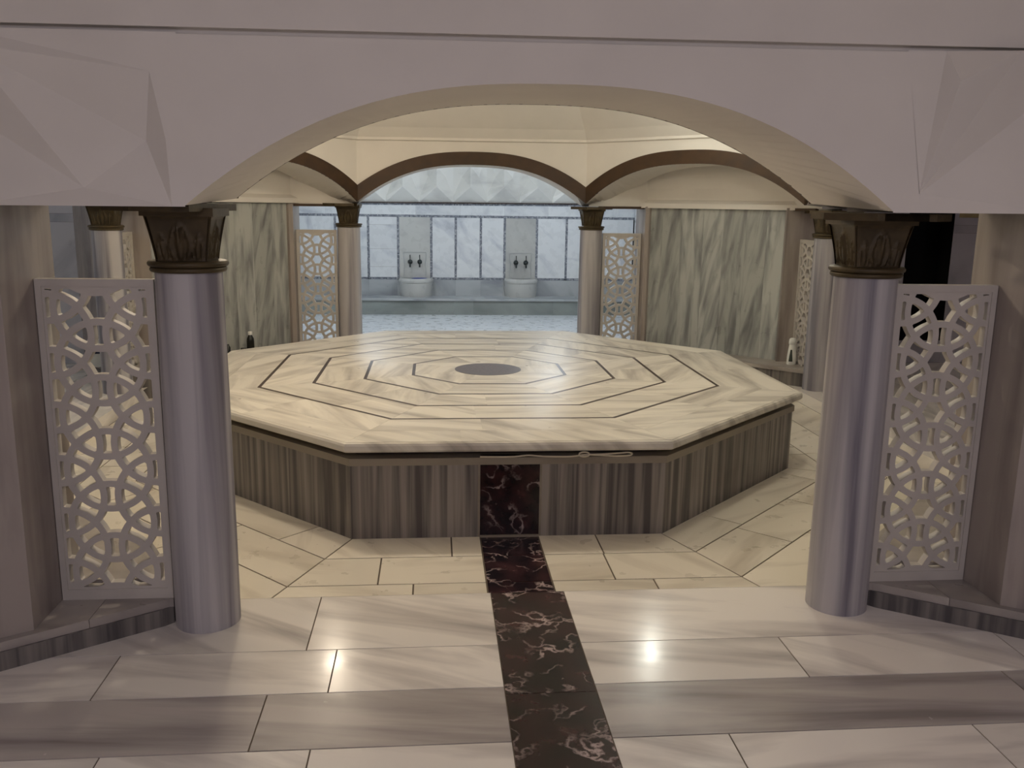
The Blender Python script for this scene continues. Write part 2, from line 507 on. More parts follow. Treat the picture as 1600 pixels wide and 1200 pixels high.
# sunken floor round the platform: courses parallel to its eight sides
mb = MB()
aps = [1.88, 2.2, 2.51, 2.84, 3.02]
for s in range(8):
    ca, sa = math.cos(math.radians(45 * s)), math.sin(math.radians(45 * s))
    fr = lambda u, v, h, ca=ca, sa=sa: (u * ca - v * sa, u * sa + v * ca, ZL + h)
    for i, (a, b) in enumerate(zip(aps, aps[1:])):
        if i == 3 and s % 2 == 0:
            continue
        n0, n1 = a * T, b * T
        cuts = {0: [-0.3, 0.45], 1: [-0.64, 0.445], 2: [-0.48, 0.62], 3: [-0.5, 0.5]}[i] if s == 0 else [random.uniform(-0.7, -0.15), random.uniform(0.15, 0.7)]
        if s == 0:
            cuts = [cuts[0], -0.15, 0.15, cuts[1]]
        xs0 = [-n0] + cuts + [n0]; xs1 = [-n1] + cuts + [n1]
        for j in range(len(xs0) - 1):
            mi = 2 if (s == 0 and j == 2) else 0
            tiles(mb, [[(xs0[j], -a), (xs0[j + 1], -a), (xs1[j + 1], -b), (xs1[j], -b)]], fr, gap=0.008, mi=mi)
struct(mb.build('floor', [M['floor_inner'], M['grout'], M['dark']], merge=False), 'cream marble floor sunk round the platform')

# ================================================================== SETTING: arcade walls, one for each of the eight sides
SIDES = ['front', 'front_right', 'right', 'back_right', 'back', 'back_left', 'left', 'front_left']
ZT = 2.20
NS = 48
for s in range(8):
    ca, sa = math.cos(math.radians(45 * s)), math.sin(math.radians(45 * s))
    P = lambda u, a, z, ca=ca, sa=sa: (u * ca + a * sa, u * sa - a * ca, z)
    vs, fs = [], []
    tz = 2.085 if s == 0 else ZT
    for i in range(NS + 1):
        t = -1 + 2 * i / NS
        for a in (AI, AO):
            u = t * a * T
            if s == 0 and a == AO:      # the entrance face is flush with the faceted plaster beside it
                u = max(-1.165, min(1.165, u)); a = 3.34
            zb = arch_z(u)
            tt = ZT if a == AI else tz
            vs += [P(u, a, zb), P(u, a, tt)]
    for i in range(NS):
        b = 4 * i; c = b + 4
        fs += [(b, c, c + 1, b + 1), (b + 2, b + 3, c + 3, c + 2), (b, b + 2, c + 2, c), (b + 1, c + 1, c + 3, b + 3)]
    fs += [(0, 1, 3, 2), (4 * NS, 4 * NS + 2, 4 * NS + 3, 4 * NS + 1)]
    o = mesh_obj('wall_' + SIDES[s], vs, fs, M['plaster'])
    bm = bmesh.new(); bm.from_mesh(o.data); bmesh.ops.recalc_face_normals(bm, faces=bm.faces[:]); bm.to_mesh(o.data); bm.free()
    struct(o, 'white plaster arch on the %s side of the domed room' % SIDES[s].replace('_', ' '))
    # brown band following the arch on its inner face
    vs, fs = [], []
    n = 60; pr = []
    for i in range(n + 1):
        u = -1.17 + 2.34 * i / n
        z = arch_z(u); du = 1e-3
        dz = (arch_z(u + du) - arch_z(u - du)) / (2 * du) if abs(u) < 1.165 else (arch_z(abs(u) - .002) - arch_z(abs(u) - .006)) / .004 * (1 if u > 0 else -1)
        l = math.hypot(1, dz)
        pr.append((u, z, u - dz / l * 0.125, z + 0.125 / l))
    lim = AI * T - 0.001
    for (u, z, u2, z2) in pr:
        # keep the band inside its own side, sliding along the band's ends
        def cl(uu, zz):
            return (max(-lim, min(lim, uu)), zz)
        a_, b_ = cl(u, arch_z(max(-lim, min(lim, u)))), cl(u2, z2)
        if abs(u2) > lim:
            # height of the outer curve at the corner
            b_ = (b_[0], None)
        vs.append((a_, b_))
    # outer curve height at the limit by interpolation
    zc = None
    for (q0, q1) in zip(pr, pr[1:]):
        if q0[2] <= -lim <= q1[2]:
            f_ = (-lim - q0[2]) / (q1[2] - q0[2]); zc = q0[3] + f_ * (q1[3] - q0[3])
    V = []
    for a_, b_ in vs:
        zb = b_[1] if b_[1] is not None else zc
        for (uu, zz) in (a_, (b_[0], zb)):
            V.append(P(uu, AI - 0.012, zz)); V.append(P(uu, AI + 0.01, zz))
    F = []
    for i in range(n):
        b = 4 * i; c = b + 4
        F += [(b, b + 2, c + 2, c), (b + 2, b + 3, c + 3, c + 2), (b, c, c + 1, b + 1)]
    o = mesh_obj('trim_%d' % (s + 1), V, F, M['brown'])
    bm = bmesh.new(); bm.from_mesh(o.data); bmesh.ops.remove_doubles(bm, verts=bm.verts, dist=1e-5)
    bmesh.ops.recalc_face_normals(bm, faces=bm.faces[:]); bm.to_mesh(o.data); bm.free()
    struct(o, 'brown band along the inner edge of the %s arch' % SIDES[s].replace('_', ' '))

# dome over the platform: drum ledge then rising cap, eight facets
prof = [(AI + 0.0, ZT - 0.02), (AI - 0.035, ZT - 0.012), (AI - 0.035, ZT + 0.012), (2.62, 2.30), (2.35, 2.50), (1.95, 2.68), (1.3, 2.84), (0.6, 2.91), (0.01, 2.93)]
vs, fs = [], []
for (a, z) in prof:
    for s in range(8):
        th = math.radians(45 * s + 22.5); R_ = a / math.cos(math.radians(22.5))
        vs.append((R_ * math.cos(th), R_ * math.sin(th), z))
for i in range(len(prof) - 1):
    for s in range(8):
        fs.append((8 * i + s, 8 * i + 8 + s, 8 * i + 8 + (s + 1) % 8, 8 * i + (s + 1) % 8))
struct(mesh_obj('ceiling', vs, fs, M['plaster']), 'cream plaster dome over the marble platform')

# lintels over the carved screens, piers at the end of each screen
wall_k = ['front', 'right', 'back', 'left']
for k in range(4):
    for sx in (1, -1):
        side = wall_k[k] + '_' + ('pier' if True else '')
        q = lambda x, y, k=k, sx=sx: rot4(k, sx * x, -y)
        # pier
        mb = MB()
        mb.prism([q(*p) for p in [(1.78, 2.85), (1.82, 2.85), (2.05, 3.08), (2.62, 3.10), (2.62, 3.80), (1.78, 3.275)]], 0.1005, ZSP + 0.004)
        o = struct(mb.build('wall_%s' % wall_k[k], M['pier']), 'grey brown marble pier beside the carved screen on the %s side' % wall_k[k])
        # lintel
        mb = MB()
        mb.prism([q(*p) for p in [(1.20, 2.92), (1.86, 2.92), (2.05, 3.09), (2.62, 3.11), (2.62, 3.21 if k == 0 else 3.8), (1.78, 3.21), (1.345, 3.21)]], ZSP, 2.38)
        struct(mb.build('wall_%s' % wall_k[k], M['plaster']), 'plaster lintel over the carved screen on the %s side' % wall_k[k])
        if k == 0:
            continue
        mb = MB()
        mb.prism([q(*p) for p in [(1.30, 2.905), (1.78, 2.905), (1.78, 2.935), (1.30, 2.935)]], ZSP - 0.022, ZSP + 0.003)
        struct(mb.build('trim_%d' % (9 + 2 * k + (sx > 0)), M['brown']))

# diagonal niches: grey marble wall, plaster cove, ledge
diag = ['front_right', 'back_right', 'back_left', 'front_left']
for k in range(4):
    ca, sa = math.cos(math.radians(45 + 90 * k)), math.sin(math.radians(45 + 90 * k))
    P = lambda u, a, z, ca=ca, sa=sa: (u * ca + a * sa, u * sa - a * ca, z)
    D = 3.34; hw = 0.80
    mb = MB()
    n = 7; ws = [random.uniform(.8, 1.2) for _ in range(n)]; tot = sum(ws); x = -hw
    polys = []
    for w in ws:
        x2 = x + 2 * hw * w / tot; polys.append(rect(x, 0.12, x2, 1.575)); x = x2
    tiles(mb, polys, lambda u, v, h, P=P, D=D: P(u, D - h, v), gap=0.001, drop=0.002)
    mb.face([P(-hw, D + .06, 0.1), P(hw, D + .06, .1), P(hw, D + .06, 1.575), P(-hw, D + .06, 1.575)])
    struct(mb.build('wall_' + diag[k], [M['grey_wall'], M['grey_wall']], merge=False), 'grey veined marble slabs at the back of the %s niche' % diag[k].replace('_', ' '))
    cv = [(3.287, 1.568), (3.292, 1.615), (3.345, 1.650), (3.345, 1.76), (3.335, 1.88), (3.315, 1.98), (3.29, 2.06), (3.2, 2.14)]
    vs, fs = [], []
    for i, (a, z) in enumerate(cv):
        for j in range(2):
            vs.append(P((-1.25, 1.25)[j], a, z))
    for i in range(len(cv) - 1):
        fs.append((2 * i, 2 * i + 1, 2 * i + 3, 2 * i + 2))
    vs += [P(-1.25, 3.45, 1.568), P(1.25, 3.45, 1.568)]
    fs.append((0, len(vs) - 2, len(vs) - 1, 1))
    struct(mesh_obj('ceiling', vs, fs, M['plaster']), 'cream plaster cove over the %s niche' % diag[k].replace('_', ' '))

# entrance front: faceted plaster above the screens, ledge and upper wall
YF = -3.34
FACETS = {
    -1: ({'A': (-2.62, -3.340, 2.06), 'B': (-1.241, -3.340, 2.09), 'W1': (-1.25, -3.340, 1.975), 'W2': (-1.213, -3.340, 1.775), 'W3': (-1.292, -3.275, 1.772),
          'W4': (-1.206, -3.340, ZSP), 'V': (-1.478, -3.315, 1.624), 'L1': (-1.772, -3.365, 2.04), 'L2': (-1.845, -3.275, 1.863), 'C': (-2.62, -3.78, ZSP),
          'K': (-1.80, -3.370, ZSP), 'D': (-1.30, -3.345, ZSP), 'A2': (-1.80, -3.340, 2.09), 'FT': (-1.165, -3.340, 2.09), 'FB': (-1.165, -3.340, ZSP), 'E': (-2.62, -3.640, 1.9)},
         ['A2 B W1', 'A2 W1 L1', 'L1 W1 W3', 'L1 W3 V', 'W1 W2 W3', 'W3 W2 W4', 'W3 W4 V', 'V W4 D', 'V D K', 'L1 V L2', 'L2 V K', 'L2 K C', 'A A2 L1', 'A L1 L2', 'A L2 E', 'E L2 C',
          'FT B W1', 'FT W1 W2', 'FT W2 FB', 'W2 W4 FB']),
    1: ({'T': (1.295, -3.340, 2.09), 'X': (1.392, -3.278, 2.005), 'Y': (1.529, -3.380, 2.09), 'Z': (1.735, -3.285, 1.99), 'V': (1.251, -3.340, 1.630),
         'TR': (2.62, -3.340, 2.09), 'BR': (1.80, -3.370, ZSP), 'C': (2.62, -3.820, ZSP), 'BM': (1.264, -3.340, ZSP), 'FT': (1.165, -3.340, 2.09), 'FB': (1.165, -3.340, ZSP), 'E': (2.62, -3.640, 1.9)},
        ['T X V', 'X Y V', 'T Y X', 'Y Z V', 'Y TR Z', 'TR E Z', 'Z BR V', 'Z C BR', 'E C Z', 'V BR BM', 'FT T V', 'FT V BM', 'FT BM FB']),
}
mb = MB()
for sx, (pts, tri) in FACETS.items():
    for t3 in tri:
        mb.face([pts[n] for n in t3.split()])
    mb.face([(sx * 1.165, YF, ZSP), (sx * 1.30, YF, ZSP), (sx * 1.80, YF - 0.03, ZSP), (sx * 2.62, -3.78, ZSP), (sx * 2.62, -3.15, ZSP), (sx * 1.165, -3.15, ZSP)])
o = mb.build('wall_front', M['plaster'])
bm = bmesh.new(); bm.from_mesh(o.data); bmesh.ops.recalc_face_normals(bm, faces=bm.faces[:]); bm.to_mesh(o.data); bm.free()
struct(o, 'faceted white plaster triangles either side of the entrance arch')
mb = MB()
mb.box(-ROOMW, YF + 0.025, 2.075, ROOMW, YF + 0.2, 2.11)
mb.box(-ROOMW, YF - 0.006, 2.104, ROOMW, YF + 0.2, 2.75)
struct(mb.build('wall_front', M['plaster']), 'plain plaster band above the entrance arch ledge')
# entrance room shell behind the camera
mb = MB(); mb.box(-ROOMW, -8.1, 2.74, ROOMW, YF, 2.8); struct(mb.build('ceiling', M['plaster']), 'plaster ceiling of the entrance room')
for nm, b in (('wall_left', (-2.7, -8.1, 0, -2.6, -3.5, 2.8)), ('wall_right', (2.6, -8.1, 0, 2.7, -3.5, 2.8)), ('wall_rear', (-2.7, -8.1, 0, 2.7, -8.0, 2.8))):
    mb = MB(); mb.box(*b); struct(mb.build(nm, M['plaster']), 'plaster wall of the entrance room')

# shells of the back and side rooms
YB = 7.0
for k, far, mat in ((1, 6.6, 'side_wall'), (3, 6.6, 'side_wall'), (2, YB, 'white_wall')):
    q = lambda x, y, z, k=k: (*rot4(k, x, -y), z)
    nm = wall_k[k]
    for sx in (1, -1):
        mb = MB(); x = sx * ROOMW
        doorhere = (k == 1 and sx == 1)
        y = 3.2
        pol = []
        while y < far - 0.01:
            y2 = min(far, y + 0.55)
            pol.append((y, y2)); y = y2
        if doorhere:
            pol = [(3.2, 3.85), (3.85, 4.47), ('door', 0), (4.96, 5.5), (5.5, 6.0), (6.0, far)]
        frm = lambda u, v, h, x=x, sx=sx, q=q: q(x - sx * h, u, v)
        for pp in pol:
            if pp[0] == 'door':
                tiles(mb, [rect(4.47, 0, 4.96, 0.24), rect(4.47, 2.0, 4.96, 2.4)], frm, gap=.002)
            else:
                tiles(mb, [rect(pp[0], 0, pp[1], 1.36), rect(pp[0], 1.36, pp[1], 1.44), rect(pp[0], 1.44, pp[1], 2.4)], frm, gap=.002)
        struct(mb.build('wall_' + nm, [M[mat], M['grout']], merge=False), 'marble side wall of the %s room' % nm)
        if doorhere:
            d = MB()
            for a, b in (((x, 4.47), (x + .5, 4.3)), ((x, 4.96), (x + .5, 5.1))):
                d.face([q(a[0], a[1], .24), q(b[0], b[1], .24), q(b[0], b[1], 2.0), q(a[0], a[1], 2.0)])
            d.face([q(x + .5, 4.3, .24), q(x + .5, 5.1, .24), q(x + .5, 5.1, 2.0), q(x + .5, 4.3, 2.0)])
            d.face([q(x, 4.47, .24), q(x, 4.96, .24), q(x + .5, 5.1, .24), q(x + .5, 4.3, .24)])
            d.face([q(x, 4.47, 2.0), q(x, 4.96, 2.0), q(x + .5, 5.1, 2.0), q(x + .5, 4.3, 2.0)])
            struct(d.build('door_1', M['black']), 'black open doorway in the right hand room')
    if k != 2:
        mb = MB(); pol = []
        x = -ROOMW
        while x < ROOMW - 0.01:
            pol += [rect(x, 0, x + 0.65, 1.4), rect(x, 1.4, x + .65, 2.4)]; x += 0.65
        tiles(mb, pol, lambda u, v, h, q=q, far=far: q(u, far - h, v), gap=.002)
        struct(mb.build('wall_' + nm, [M[mat], M['grout']], merge=False), 'marble end wall of the %s room' % nm)
    mb = MB(); x0, y0, _ = q(-ROOMW, 3.1, 0); x1, y1, _ = q(ROOMW, far, 0)
    mb.box(min(x0, x1), min(y0, y1), 2.38, max(x0, x1), max(y0, y1), 2.45)
    struct(mb.build('ceiling', M['plaster']), 'plaster ceiling of the %s room' % nm)

# ---- decorated end wall of the back room
mb = MB()
fr = lambda u, v, h: (u, YB - h, v)
vx = [-2.6, -1.82, -1.344, -0.91, -0.426, -0.067, 0.303, 0.656, 1.136, 1.58, 2.05, 2.6]
hw = 0.017
ZA, ZB_, ZC_ = 0.49, 1.40, 1.575
for i, (a, b) in enumerate(zip(vx, vx[1:])):
    niche = i in (3, 7)
    if niche:
        tiles(mb, [rect(a + hw, 0.2, b - hw, ZB_ - hw)], fr, gap=.001, mi=2)
        tiles(mb, [rect(a - hw, .2, a + hw, ZA), rect(b - hw, .2, b + hw, ZA)], fr, gap=0, mi=4)
    else:
        if i == 2:
            for z0, z1 in ((ZA + hw, .66), (.66, .92), (.92, 1.27), (1.27, ZB_ - hw)):
                tiles(mb, [rect(a + hw, z0, b - hw, z1)], fr, gap=.002)
        else:
            tiles(mb, [rect(a + hw, ZA + hw, b - hw, ZB_ - hw)], fr, gap=.001)
        tiles(mb, [rect(a + hw if i in (4, 8) else a, 0.2, b - hw if i in (2, 6) else b, ZA - hw)], fr, gap=.0006, mi=4)
        tiles(mb, [rect(a - hw, ZA - hw, b + hw, ZA + hw)], fr, gap=0, mi=3)
    if i:
        tiles(mb, [rect(a - hw, ZA, a + hw, ZB_)], lambda u, v, h: (u, YB - .0008 - h, v), gap=0, mi=3)
tiles(mb, [rect(-2.6, ZB_ - hw, 2.6, ZB_ + hw), rect(-2.6, ZC_ - hw, 2.6, ZC_ + .012)], lambda u, v, h: (u, YB - .001 - h, v), gap=0, mi=3)
tiles(mb, [rect(-2.6 + i * .65, ZB_ + hw, -2.6 + (i + 1) * .65, ZC_ - hw) for i in range(8)], fr, gap=.001)
struct(mb.build('wall_back', [M['white_wall'], M['grout'], M['niche_panel'], M['tess'], M['grey_band']], merge=False),
       'white marble end wall with grey mosaic lines behind the two basins')
mb = MB(); mb.box(-2.6, YB - .035, 1.588, 2.6, YB + .02, 1.603)
struct(mb.build('trim_17', M['inlay']), 'thin dark cornice line under the faceted frieze')
# faceted frieze
vs, fs = [], []
per = 0.488; x0 = -0.103 - 6 * per
for i in range(12):
    xa = x0 + i * per
    b = len(vs)
    vs += [(xa, YB - .005, 1.603), (xa + per, YB - .005, 1.603), (xa, YB - .005, 1.69), (xa + per, YB - .005, 1.69),
           (xa + per * .5, YB - .09, 2.12), (xa + per * .5, YB - .17, 1.82), (xa, YB - .06, 2.4), (xa + per, YB - .06, 2.4), (xa + per * .26, YB + .06, 1.97), (xa + per * .76, YB - .07, 1.96)]
    fs += [(b, b + 1, b + 5), (b, b + 5, b + 2), (b + 1, b + 3, b + 5), (b + 2, b + 5, b + 8), (b + 5, b + 4, b + 8), (b + 5, b + 9, b + 4), (b + 5, b + 3, b + 9),
           (b + 2, b + 8, b + 6), (b + 8, b + 4, b + 6), (b + 4, b + 7, b + 6), (b + 4, b + 9, b + 7), (b + 9, b + 3, b + 7)]
o = mesh_obj('wall_back', vs, fs, M['frieze'])
bm = bmesh.new(); bm.from_mesh(o.data); bmesh.ops.remove_doubles(bm, verts=bm.verts, dist=1e-4); bmesh.ops.recalc_face_normals(bm, faces=bm.faces[:]); bm.to_mesh(o.data); bm.free()
struct(o, 'white frieze of folded triangles above the cornice')

# ================================================================== MARBLE PLATFORM
plat = empty('marble_platform', (0, 0, ZL))
tag(plat, 'large octagonal marble platform with dark inlaid rings in the middle of the room', 'platform')
PI8 = [math.radians(45 * s + 22.5) for s in range(8)]


def oct_pts(r):
    return [(r * math.cos(a), r * math.sin(a)) for a in PI8]


zo = -ZL  # local offset: parts are children of an empty standing on the sunken floor
RS = 2.1606
# top slab with rounded edge, then tiles of its surface
vs, fs = [], []
prof = [(RS - .30, ZS - .052), (RS - .012, ZS - .052), (RS, ZS - .040), (RS, ZS - .018), (RS - .006, ZS - .006), (RS - .018, ZS - .0015)]
for r, z in prof:
    vs += [(x, y, z + zo) for x, y in oct_pts(r)]
for i in range(len(prof) - 1):
    for s in range(8):
        fs.append((8 * i + s, 8 * i + (s + 1) % 8, 8 * i + 8 + (s + 1) % 8, 8 * i + 8 + s))
fs.append(tuple(range(8 * len(prof) - 8, 8 * len(prof)))); fs.append(tuple(range(7, -1, -1)))
mb = MB()
for f in fs:
    p3 = [vs[i] for i in f]
    mb.face(p3, [(p[0] + p[1], p[2]) for p in p3], .31)
bands = [(1.905, RS - .018), (1.62, 1.905), (1.267, 1.62), (0.9185, 1.267), (0.572, 0.9185)]
for bi, (r0, r1) in enumerate(bands):
    a0, a1 = r0 * math.cos(math.radians(22.5)), r1 * math.cos(math.radians(22.5))
    for s in range(8):
        ca, sa = math.cos(math.radians(45 * s)), math.sin(math.radians(45 * s))
        fr = lambda u, v, h, ca=ca, sa=sa: (u * ca - v * sa, u * sa + v * ca, ZS + zo + h)
        c = [random.uniform(-.35, .35) * a0 * T] if r1 > .95 else []
        xs0 = [-a0 * T] + c + [a0 * T]; xs1 = [-a1 * T] + c + [a1 * T]
        for j in range(len(xs0) - 1):
            tiles(mb, [[(xs0[j], -a0), (xs0[j + 1], -a0), (xs1[j + 1], -a1), (xs1[j], -a1)]], fr, gap=.0012, drop=.001, mi=0, grout=0)
pts = oct_pts(0.572)
for s in range(8):
    a, b = pts[s], pts[(s + 1) % 8]
    a45 = math.radians(45 * s + 45 + 90)
    tiles(mb, [[(0, 0), a, b]], lambda u, v, h: (u, v, ZS + zo + h), gap=.0012, drop=.001, mi=0, grout=0, ang=a45)
o = mb.build('platform_top', [M['slab']], plat, merge=False)
o['label'] = 'cream veined marble top laid in octagonal rings'
# inlaid rings
for r in (1.62, 1.267, 0.9185, 0.572):
    a_, b_ = oct_pts(r + .012), oct_pts(r - .012)
    mb = MB()
    for s in range(8):
        t = (s + 1) % 8
        mb.face([(*b_[s], ZS + zo + .0006), (*a_[s], ZS + zo + .0006), (*a_[t], ZS + zo + .0006), (*b_[t], ZS + zo + .0006)])
        mb.face([(*a_[s], ZS + zo - .001), (*a_[t], ZS + zo - .001), (*a_[t], ZS + zo + .0006), (*a_[s], ZS + zo + .0006)])
    o = mb.build('inlay_ring', M['inlay'], plat); o['label'] = 'dark stone line inlaid in the platform top'
bm = bmesh.new(); add_lathe(bm, [(0.238, ZS + zo - .002), (0.238, ZS + zo + .001)], seg=64)
o = bm_obj('center_disc', bm, M['granite'], plat, smooth=False); o['label'] = 'round brown granite disc'
# recessed neck, trim band and side panels
mb = MB(); mb.prism(oct_pts(2.02), 0.28 + zo, ZS - .05 + zo); mb.build('neck', M['inlay'], plat)
ap = 1.946
mb = MB()
o_, i_ = oct_pts(2.117), oct_pts(2.0)
for s in range(8):
    t = (s + 1) % 8
    for (z, P4) in ((0.326, (i_[s], o_[s], o_[t], i_[t])), (0.289, (i_[t], o_[t], o_[s], i_[s]))):
        mb.face([(*p, z + zo) for p in P4], tid=.2)
    l = math.dist(o_[s], o_[t])
    mb.face([(*o_[s], .289 + zo), (*o_[t], .289 + zo), (*o_[t], .326 + zo), (*o_[s], .326 + zo)], [(0, .289), (l, .289), (l, .326), (0, .326)], .2 + s * .1)
o = mb.build('trim_band', M['slab_trim'], plat)
for s in range(8):
    ca, sa = math.cos(math.radians(45 * s)), math.sin(math.radians(45 * s))
    fr = lambda u, v, h, ca=ca, sa=sa: (u * ca + (ap + h) * sa, u * sa - (ap + h) * ca, v + zo)
    L_ = ap * T
    mb = MB()
    spans = [(-L_, L_)] if s else [(-L_, -.152), (.152, L_)]
    for a, b in spans:
        n = 3 if s else 2
        cuts = [a + (b - a) * (i + (random.uniform(-.15, .15) if 0 < i < n else 0)) / n for i in range(n + 1)]
        if s == 0:
            cuts = [a, a + .012, *cuts[1:-1], b] if a > 0 else [a, *cuts[1:-1], b - .012, b]
        for x0, x1 in zip(cuts, cuts[1:]):
            tiles(mb, [rect(x0, ZL, x1, .291)], fr, gap=.0008, drop=.002, mi=1 if x1 - x0 < .02 else 0, grout=0)
    mb.face([fr(-L_, ZL, -.004), fr(L_, ZL, -.004), fr(L_, .3, -.004), fr(-L_, .3, -.004)])
    mb.build('side_panel', [M['slab_side'], M['slab_trim']], plat, merge=False)
mb = MB()
mb.box(-.152, -ap - .004, ZL + zo, .152, -ap + .05, .326 + zo)
# uv for the dark panel
o = mb.build('front_panel', M['dark'], plat); o['label'] = 'dark red marble panel in the middle of the front side'

mb = MB(); mb.box(-.152, -ap - .012, ZL + zo, .152, -ap - .0035, ZL + zo + .012)
o = mb.build('threshold_strip', M['slab_trim'], plat); o['label'] = 'thin pale strip at the foot of the dark panel'
# cord lying in the gap under the top
bm = bmesh.new()
yc = -1.963
pts = [(-.155, yc, 0.3335), (-.06, yc - .002, 0.3325), (.02, yc, 0.3325), (.09, yc, 0.3390), (.16, yc - .003, 0.3335), (.24, yc - .004, 0.3315), (.31, yc - .003, 0.3315), (.37, yc, 0.3380), (.42, yc, 0.3400), (.48, yc, 0.3410),
       (.56, yc, 0.3460), (.60, yc, 0.3490), (.618, yc, 0.3460), (.623, yc, 0.3400), (.612, yc, 0.3340), (.58, yc - .002, 0.3315), (.53, yc - .002, 0.3315), (.48, yc - .002, 0.3350), (.43, yc - .002, 0.3385)]
for i in range(13):
    a = math.pi * 2 * i / 12
    pts.append((.375 + .026 * math.cos(a), yc - .006, 0.343 + .012 * math.sin(a)))
# smooth by subdividing (Catmull-Rom)
P_ = [Vector(p) for p in pts]; sm = []
for i in range(len(P_) - 1):
    p0, p1, p2, p3 = P_[max(i - 1, 0)], P_[i], P_[i + 1], P_[min(i + 2, len(P_) - 1)]
    for t in (0, .25, .5, .75):
        sm.append(.5 * ((2 * p1) + (p2 - p0) * t + (2 * p0 - 5 * p1 + 4 * p2 - p3) * t * t + (3 * p1 - p0 - 3 * p2 + p3) * t ** 3))
add_tube(bm, sm, .0046, 6)
tag(bm_obj('cord', bm, M['cord']), 'thin looped cord lying in the gap under the platform edge', 'cord')

# ================================================================== COLUMNS
RC = 3.268
CX, CY = RC * math.cos(math.radians(67.5)), RC * math.sin(math.radians(67.5))


def capital_mesh():
    bm = bmesh.new()
    z0, z1 = 1.372, 1.532
    nu, nv = 36, 26

    def half(v):
        return .088 + .026 * v ** 1.25
    for f in range(4):
        ca, sa = math.cos(f * math.pi / 2), math.sin(f * math.pi / 2)
        g = []
        for j in range(nv + 1):
            v = j / nv; row = []
            for i in range(nu + 1):
                u = -1 + 2 * i / nu
                h = half(v)
                d = 0.0
                # pointed centre leaf, two side leaves and corner leaves, each with a sunk midrib and ribs
                for (uc, base, tip, w, hh) in ((0, 0.02, .90, .62, .012), (-.62, .0, .62, .34, .009), (.62, .0, .62, .34, .009)):
                    t = (v - base) / (tip - base)
                    if 0 <= t <= 1:
                        ww = w * (1 - t) ** .75 * (0.55 + .6 * min(1, t * 2.5))
                        e = abs(u - uc) / max(ww, 1e-3)
                        if e < 1:
                            rib = .55 + .45 * math.cos(e * 9 - t * 2)
                            d = max(d, hh * (1 - e ** 4) * rib * (0.4 + .6 * min(1, (1 - t) * 4)))
                if v > .93:
                    d = .006
                if v < .05:
                    d = .004
                edge = 1 - abs(u) ** 10
                row.append(bm.verts.new((u * h * ca + (h - .006 + d * edge) * sa, u * h * sa - (h - .006 + d * edge) * ca, z0 + (z1 - z0) * v)))
            g.append(row)
        for j in range(nv):
            for i in range(nu):
                bm.faces.new((g[j][i], g[j][i + 1], g[j + 1][i + 1], g[j + 1][i]))
    bmesh.ops.remove_doubles(bm, verts=bm.verts, dist=2e-3)
    # abacus
    r = .122
    mt = Matrix.Translation((0, 0, 1.542)) @ Matrix.Diagonal((2 * r, 2 * r, .028, 1))
    bmesh.ops.create_cube(bm, size=1, matrix=mt)
    mt = Matrix.Translation((0, 0, 1.45)) @ Matrix.Diagonal((.14, .14, .16, 1))
    bmesh.ops.create_cube(bm, size=1, matrix=mt)
    return bm


def make_column():
    root = empty('marble_column', (0, 0, 0))
    bm = bmesh.new()
    add_lathe(bm, [(.112, ZL), (.118, ZL + .012), (.1185, .03), (.119, .3), (.1175, .9), (.115, 1.336)], seg=56)
    bm_obj('shaft', bm, M['column'], root)
    c = bm_obj('capital', capital_mesh(), M['bronze'], root, angle=50)
    bm = bmesh.new()
    prof = []
    for zc, r0, rr in ((1.344, .120, .011), (1.364, .126, .012)):
        for i in range(9):
            a = -math.pi / 2 + math.pi * i / 8
            prof.append((r0 + rr * math.cos(a), zc + rr * math.sin(a) * .9))
    prof = [(.10, 1.334)] + prof + [(.10, 1.376)]
    add_lathe(bm, prof, seg=48)
    bm_obj('neck_ring', bm, M['bronze'], c)
    return root


def copy_tree(o, parent=None):
    c = o.copy(); COL.objects.link(c)
    if parent is not None:
        c.parent = parent
    for ch in list(o.children):
        copy_tree(ch, c)
    return c


col0 = make_column()
col_labels = {
    (0, -1): 'big grey marble column at the front of the room beside the left carved screen',
    (0, 1): 'big violet grey marble column at the front beside the right carved screen',
    (1, -1): 'marble column at the front end of the right side opening, behind the front right pier',
    (1, 1): 'pinkish column partly hidden behind the front right column, near the white bottle',
    (2, 1): 'left one of the two far columns framing the back room with the basins',
    (2, -1): 'right one of the two far columns framing the back room with the basins',
    (3, 1): 'marble column at the front end of the left side opening, behind the front left pier',
    (3, -1): 'pale column seen above the left carved screen, behind the front left column',
}
col_pos = {}
first = True
for k in range(4):
    for sx in (-1, 1):
        x, y = rot4(k, sx * CX, -CY)
        c = col0 if first else copy_tree(col0)
        first = False
        c.location = (x, y, 0)
        tag(c, col_labels[(k, sx)], 'column', 'columns round the octagon', 'thing')
        col_pos[(k, sx)] = c
        # brown impost plate under the arch springing
        I = (AI * T * sx, -AI); A = (1.17 * sx, -AO); O = (AO * T * sx, -AO)
        th = math.radians(-90 + 22.5 * sx)
        dx, dy = math.cos(2 * th), math.sin(2 * th)
        A2 = (A[0] * dx + A[1] * dy, A[0] * dy - A[1] * dx)
        mb = MB()
        mb.prism([tuple(Vector(rot4(k, *p)) - Vector((x, y))) for p in (I, A, O, A2)], 1.545, 1.571)
        im = mb.build('impost', M['bronze'], c)


